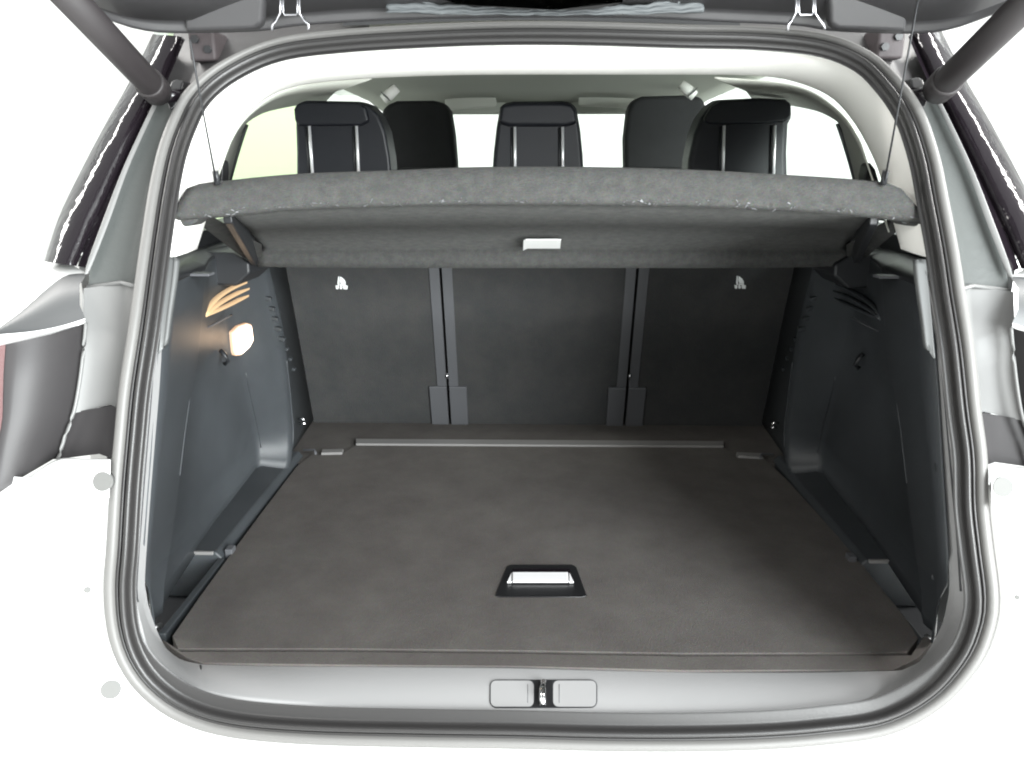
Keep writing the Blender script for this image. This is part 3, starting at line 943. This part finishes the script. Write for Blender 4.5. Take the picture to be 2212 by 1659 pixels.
def quarter(M, s):
    """gutter, black pillar cover, lamp and shoulder on one side"""
    def L(pts, off, nn=24):
        return [M(p) for p in cr([PO(x, y, off) for x, y in pts], nn)]
    # gutter wall: from the flange to its outer fold
    g0 = [(398, 205), (362, 285), (340, 360), (322, 450), (305, 560), (292, 650), (280, 740), (270, 830), (262, 890)]
    g1 = [(345, 215), (305, 300), (270, 380), (232, 480), (196, 575), (190, 650), (186, 740), (176, 830), (166, 888)]
    a, b = L(g0, 0.020, 40), L(g1, 0.055, 40)
    up = [k for k in range(40)]
    ku = next(k for k in range(40) if M(a[k]).z < 1.235)
    m1 = [p.lerp(q, 0.5) + V((0, 0.03, 0)) for p, q in zip(a, b)]
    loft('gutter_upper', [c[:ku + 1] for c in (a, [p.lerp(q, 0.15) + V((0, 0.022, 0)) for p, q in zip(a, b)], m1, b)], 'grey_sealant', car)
    loft('gutter_lower', [c[ku:] for c in (a, [p.lerp(q, 0.15) + V((0, 0.012, 0)) for p, q in zip(a, b)], m1, [q + V((0, -0.012, 0)) for q in b])], 'gutter_shade_grey', car)
    tube('gutter_joint', [a[ku] + V((0, 0.0, 0.0)), m1[ku] + V((0, -0.004, 0.002)), b[ku] + V((0, -0.004, 0.0))], 0.003, 'gutter_shade_grey', car, n=8)
    # bright fold line
    c1 = L([(350, 205), (310, 290), (275, 370), (237, 475), (200, 570), (190, 592)], 0.045)
    c2 = L([(340, 205), (298, 292), (262, 372), (222, 475), (188, 568), (184, 590)], 0.045)
    loft('pillar_bead', [c1, [p.lerp(q, 0.5) + V((0, -0.006, 0)) for p, q in zip(c1, c2)], c2], 'gutter_shade_grey', car)
    # dark gap then glossy black cover
    d2 = L([(392, 80), (345, 190), (300, 280), (255, 375), (205, 480), (168, 575)], 0.060)
    loft('pillar_gap', [L([(400, 85), (352, 195), (304, 290), (268, 370), (228, 475), (192, 580)], 0.052), d2], 'black_gloss', car)
    e = [L(p, o) for p, o in (
        ([(392, 80), (345, 190), (300, 280), (255, 375), (205, 480), (165, 575)], 0.060),
        ([(384, 78), (336, 186), (290, 276), (244, 372), (194, 478), (155, 573)], 0.050),
        ([(366, 76), (318, 182), (272, 272), (224, 368), (172, 474), (135, 571)], 0.044),
        ([(350, 76), (302, 180), (255, 268), (206, 362), (152, 470), (116, 568)], 0.052),
        ([(340, 75), (290, 178), (243, 264), (192, 358), (138, 468), (104, 566)], 0.062),
        ([(330, 73), (280, 175), (232, 260), (182, 354), (128, 466), (96, 564)], 0.085))]
    loft('pillar_cover', e, 'black_gloss', car)
    outer = [p + V((s * 0.02, 0.25, 0)) for p in e[-1]]
    loft('pillar_side', [e[-1], outer], 'shoulder_shade_grey', car)
    # shoulder of the wing
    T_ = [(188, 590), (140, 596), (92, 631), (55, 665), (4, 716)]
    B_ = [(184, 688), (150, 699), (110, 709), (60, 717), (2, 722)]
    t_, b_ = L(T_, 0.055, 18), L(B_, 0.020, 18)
    loft('wing_shoulder', [t_, [p.lerp(q, 0.3) + V((0, -0.016, 0.004)) for p, q in zip(t_, b_)], [p.lerp(q, 0.7) + V((0, -0.014, 0.002)) for p, q in zip(t_, b_)], b_], 'shoulder_shade_grey', car)
    w_ = L([(150, 560), (90, 566), (20, 590), (-60, 640), (-120, 710)], 0.13, 18)
    loft('wing_panel', [t_, [p.lerp(q, 0.5) + V((0, -0.008, 0)) for p, q in zip(t_, w_)], w_], 'white_paint', car)
    e_ = L([(186, 697), (150, 710), (110, 722), (50, 738), (-10, 752)], 0.030, 18)
    loft('wing_edge', [b_, [p.lerp(q, 0.5) + V((0, -0.003, 0)) for p, q in zip(b_, e_)], e_], 'white_paint', car)
    # tail lamp: smoked inner face towards the gutter and outer red lens
    la = [(186, 697), (178, 780), (168, 850), (158, 895), (140, 945), (128, 985), (124, 992)]
    tl = empty('tail_lamp', M(PO(80, 880, 0.03))); tl.parent = car; tl.location = WO[tl] - WO[car]
    lc_ = [L(p, o, 20) for p, o in (
        (la, 0.045),
        ([(180, 699), (172, 780), (162, 850), (152, 895), (133, 945), (120, 985), (115, 992)], 0.036),
        ([(110, 722), (104, 790), (96, 850), (88, 900), (72, 960), (58, 1010), (50, 1030)], 0.000),
        ([(40, 738), (36, 800), (30, 860), (24, 910), (12, 980), (4, 1040), (0, 1064)], -0.035),
        ([(12, 744), (8, 800), (6, 860), (4, 910), (-10, 980), (-24, 1050), (-30, 1084)], -0.035))]
    loft('smoked_lens', lc_, 'smoke_lens', tl)
    rd = [L(p, o, 20) for p, o in (
        ([(12, 744), (8, 800), (6, 860), (4, 910), (-10, 980), (-24, 1050), (-30, 1084)], -0.036),
        ([(-40, 756), (-44, 810), (-48, 870), (-52, 920), (-66, 990), (-80, 1060), (-90, 1100)], 0.03))]
    loft('red_lens', rd, 'red_lens', tl)
    tube('lens_edge', L(la, 0.030, 24), 0.0024, 'gutter_shade_grey', tl, n=8)
    # lamp pocket wall between lens and flange
    pk0 = L([(262, 884), (254, 940), (247, 992)], 0.020, 10)
    pk1 = L([(160, 890), (142, 942), (124, 992)], 0.048, 10)
    loft('lamp_pocket', [pk0, [p.lerp(q, 0.4) + V((0, 0.02, 0)) for p, q in zip(pk0, pk1)], pk1], 'smoke_lens', tl)
    # top of the apron under the lamp
    def row(pts, off): return L(pts, off, 24)
    ax_ = 14 if s > 0 else 0
    CAPS.append(loft('apron_top', [row([(240 - ax_, 991), (185, 991), (124, 992), (60, 1030), (-40, 1090)], 0.03),
                                   row([(239 - ax_, 994), (185, 995), (123, 997), (60, 1034), (-40, 1094)], -0.006),
                                   row([(238 - ax_, 1020), (185, 1022), (120, 1026), (55, 1062), (-40, 1120)], -0.013),
                                   row([(236 - ax_, 1075), (185, 1080), (118, 1085), (50, 1120), (-40, 1165)], -0.014)], 'white_paint', car))
    # gas strut
    lo_, hi_ = PO(338, 196, 0.0), PY(118, -40, -0.10)
    stt = empty('tailgate_strut', M(lo_)); stt.parent = car; stt.location = WO[stt] - WO[car]
    dr = (hi_ - lo_).normalized()
    tube('cylinder', [M(lo_ + dr * 0.005), M(lo_ + dr * 0.03), M(hi_)], [0.0185, 0.0185, 0.0175], 'strut_paint', stt, n=20)
    tube('end_cap', [M(lo_ - dr * 0.012), M(lo_ - dr * 0.004), M(lo_ + dr * 0.03), M(lo_ + dr * 0.034)], [0.012, 0.0205, 0.0215, 0.0195], 'strut_paint', stt, n=20)
    tube('ball_joint', [M(lo_ + V((0.004, 0.004, -0.006))), M(lo_ + V((0.03, 0.022, -0.006)))], 0.010, 'black_gloss', stt, n=12)
    bk = [PO(x, y, 0.020) for x, y in ((368, 176), (378, 170), (396, 175), (392, 200), (376, 232), (366, 240), (360, 225), (360, 200))]
    prism('strut_bracket', [M(p) for p in bk], (0, 0.035, 0), 'black_plain', stt, bevel=0.004, seg=3)
    # upper corner of the opening, behind the strut
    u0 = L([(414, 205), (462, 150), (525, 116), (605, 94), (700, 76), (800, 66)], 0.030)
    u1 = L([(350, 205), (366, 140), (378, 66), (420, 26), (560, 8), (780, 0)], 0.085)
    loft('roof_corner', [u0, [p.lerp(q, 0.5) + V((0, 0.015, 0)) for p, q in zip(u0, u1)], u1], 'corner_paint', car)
    # hinge
    hp = PO(452, 104, 0.045)
    hg = obox('tailgate_hinge', M(hp), (0.020, 0, 0), (0, 0.03, 0), (0, 0, 0.022), 'hinge_metal', car, bevel=0.005)
    for q in ((-0.008, -0.035, 0.008), (0.010, -0.035, -0.006)):
        tube('bolt', [M(hp + V(q)), M(hp + V(q) + V((0, 0.012, 0)))], 0.006, 'dark_plastic', hg, n=6)


side(quarter)
for (x, y, rx) in ((222, 1040, 0.0125), (240, 1489, 0.0125), (189, 1274, 0.0045), (2166, 1052, 0.0125), (2197, 1290, 0.003)):
    hs = [h for h in (hit(o, x, y) for o in [apron] + CAPS) if h[0] is not None]
    if not hs: continue
    p, nrm = min(hs, key=lambda h: (h[0] - CAM).length)
    tube('grommet', [p + nrm * 0.0012, p - nrm * 0.006], rx, 'grommet', car, n=28)
# roof edge behind the seal
ru0 = cr([PO(x, y, 0.026) for x, y in ((740, 56), (937, 48), (1106, 44), (1271, 46), (1475, 52), (1600, 58))], 30)
ru1 = [p + V((0, 0.06, 0.05)) for p in ru0]
loft('roof_edge', [ru0, ru1], 'dark_plastic', car)

# ------------------------------------------------------------------ tailgate
tg = empty('tailgate', (0.0, 0.16, 1.60)); tg.parent = car; tg.location = WO[tg] - WO[car]
TA = math.radians(24)
tu = V((0, -math.cos(TA), math.sin(TA)))
tn = V((0, -math.sin(TA), -math.cos(TA)))    # down, towards the boot
E0 = [(196, 24), (250, 46), (313, 64), (393, 70), (560, 66), (640, 55), (800, 44), (1000, 38), (1187, 36), (1380, 38), (1560, 46), (1720, 54), (1800, 66), (1960, 71), (2040, 64), (2110, 42), (2200, 6)]


def ypl(px):
    t = abs((px - 1187) / 990.0)
    return 0.215 - 0.11 * max(0, (t - 0.62) / 0.38) ** 1.6


e0 = [PY(x, y, ypl(x)) for x, y in E0]
K = 70
e0 = cr(e0, K)
rows = []
for t, dn in ((0.0, 0.0), (0.004, 0.004), (0.012, 0.004), (0.014, -0.001), (0.030, -0.002), (0.034, 0.004), (0.10, 0.004), (0.35, 0.02), (0.8, 0.05)):
    rows.append([p + tu * t + tn * dn for p in e0])
top = [p + V((0, 0.01, 0.03)) for p in e0]
top2 = [p + tu * 0.8 + V((0, 0, 0.02)) for p in e0]
loft('inner_panel', [top] + rows + [top2], 'tailgate_trim', tg)
# rear window seen from below
gp = [PY(x, y, 0.150) for x, y in ((955, -6), (985, 4), (1040, 9), (1110, 16), (1200, 18), (1290, 16), (1345, 2))]
prism('window_glass', [p + V((0, 0, -0.002)) for p in gp] + [gp[-1] + tu * 0.5, gp[0] + tu * 0.5], tn * -0.006, 'tailgate_glass', tg)
# rumpled sealing strip below the glass
ss = []
for k in range(90):
    t = k / 89
    x = 835 + 685 * t
    yb = 30 - 16 * math.cos((t - 0.5) * 6.2) * 0.6
    ss.append((x, yb))
cols = []
for k, (x, yb) in enumerate(ss):
    wv = 3.0 * math.sin(k * 0.55) + 2.0 * math.sin(k * 1.3 + 1)
    t = k / 89
    y0 = -4 + 23 * math.sin(math.pi * t) + wv * 0.6
    y1 = 27 + 6 * math.sin(math.pi * t) + wv * 0.25
    cc = []
    for f in (0, .15, .3, .45, .6, .75, .9, 1):
        cc.append(PY(x, y0 + (y1 - y0) * f, 0.178) + V((0, -0.003 * math.sin(f * 14 + k * 0.25) - 0.002, 0)))
    cols.append(cc)
loft('sealing_strip', cols, 'tailgate_seal', tg, solid=0.002)
# wire hooks
for cx, sg in ((626, 1), (1740, 1)):
    w0 = lambda x, y: PY(cx + x, y, 0.14)
    hk = tube('wire_hook', [w0(-38, 66), w0(-37, 54), w0(-32, 45), w0(-20, 28), w0(-20, -14)], 0.0020, 'hook_wire', tg, n=8)
    tube('wire_leg', [w0(20, -14), w0(20, 30), w0(32, 44), w0(40, 54), w0(41, 64)], 0.0020, 'hook_wire', hk, n=8)
    tube('wire_loop', [w0(-15, -14), w0(-15, 27), w0(-11, 32), w0(14, 31), w0(17, 26), w0(17, -14)], 0.0016, 'hook_wire', hk, n=8)
# trim steps along the tailgate edge
for q in (((395, -12), (570, -12), (566, 50), (550, 62), (398, 67)), ((1965, -12), (1790, -12), (1794, 50), (1810, 62), (1960, 68))):
    prism('trim_block', [PY(x, y, 0.165 - 0.0003 * (66 - y)) for x, y in q], (0, 0.02, 0), 'tailgate_trim', tg, bevel=0.006, seg=3)

for o_ in (car, board, shelf, lp):
    o_['kind'] = 'thing'
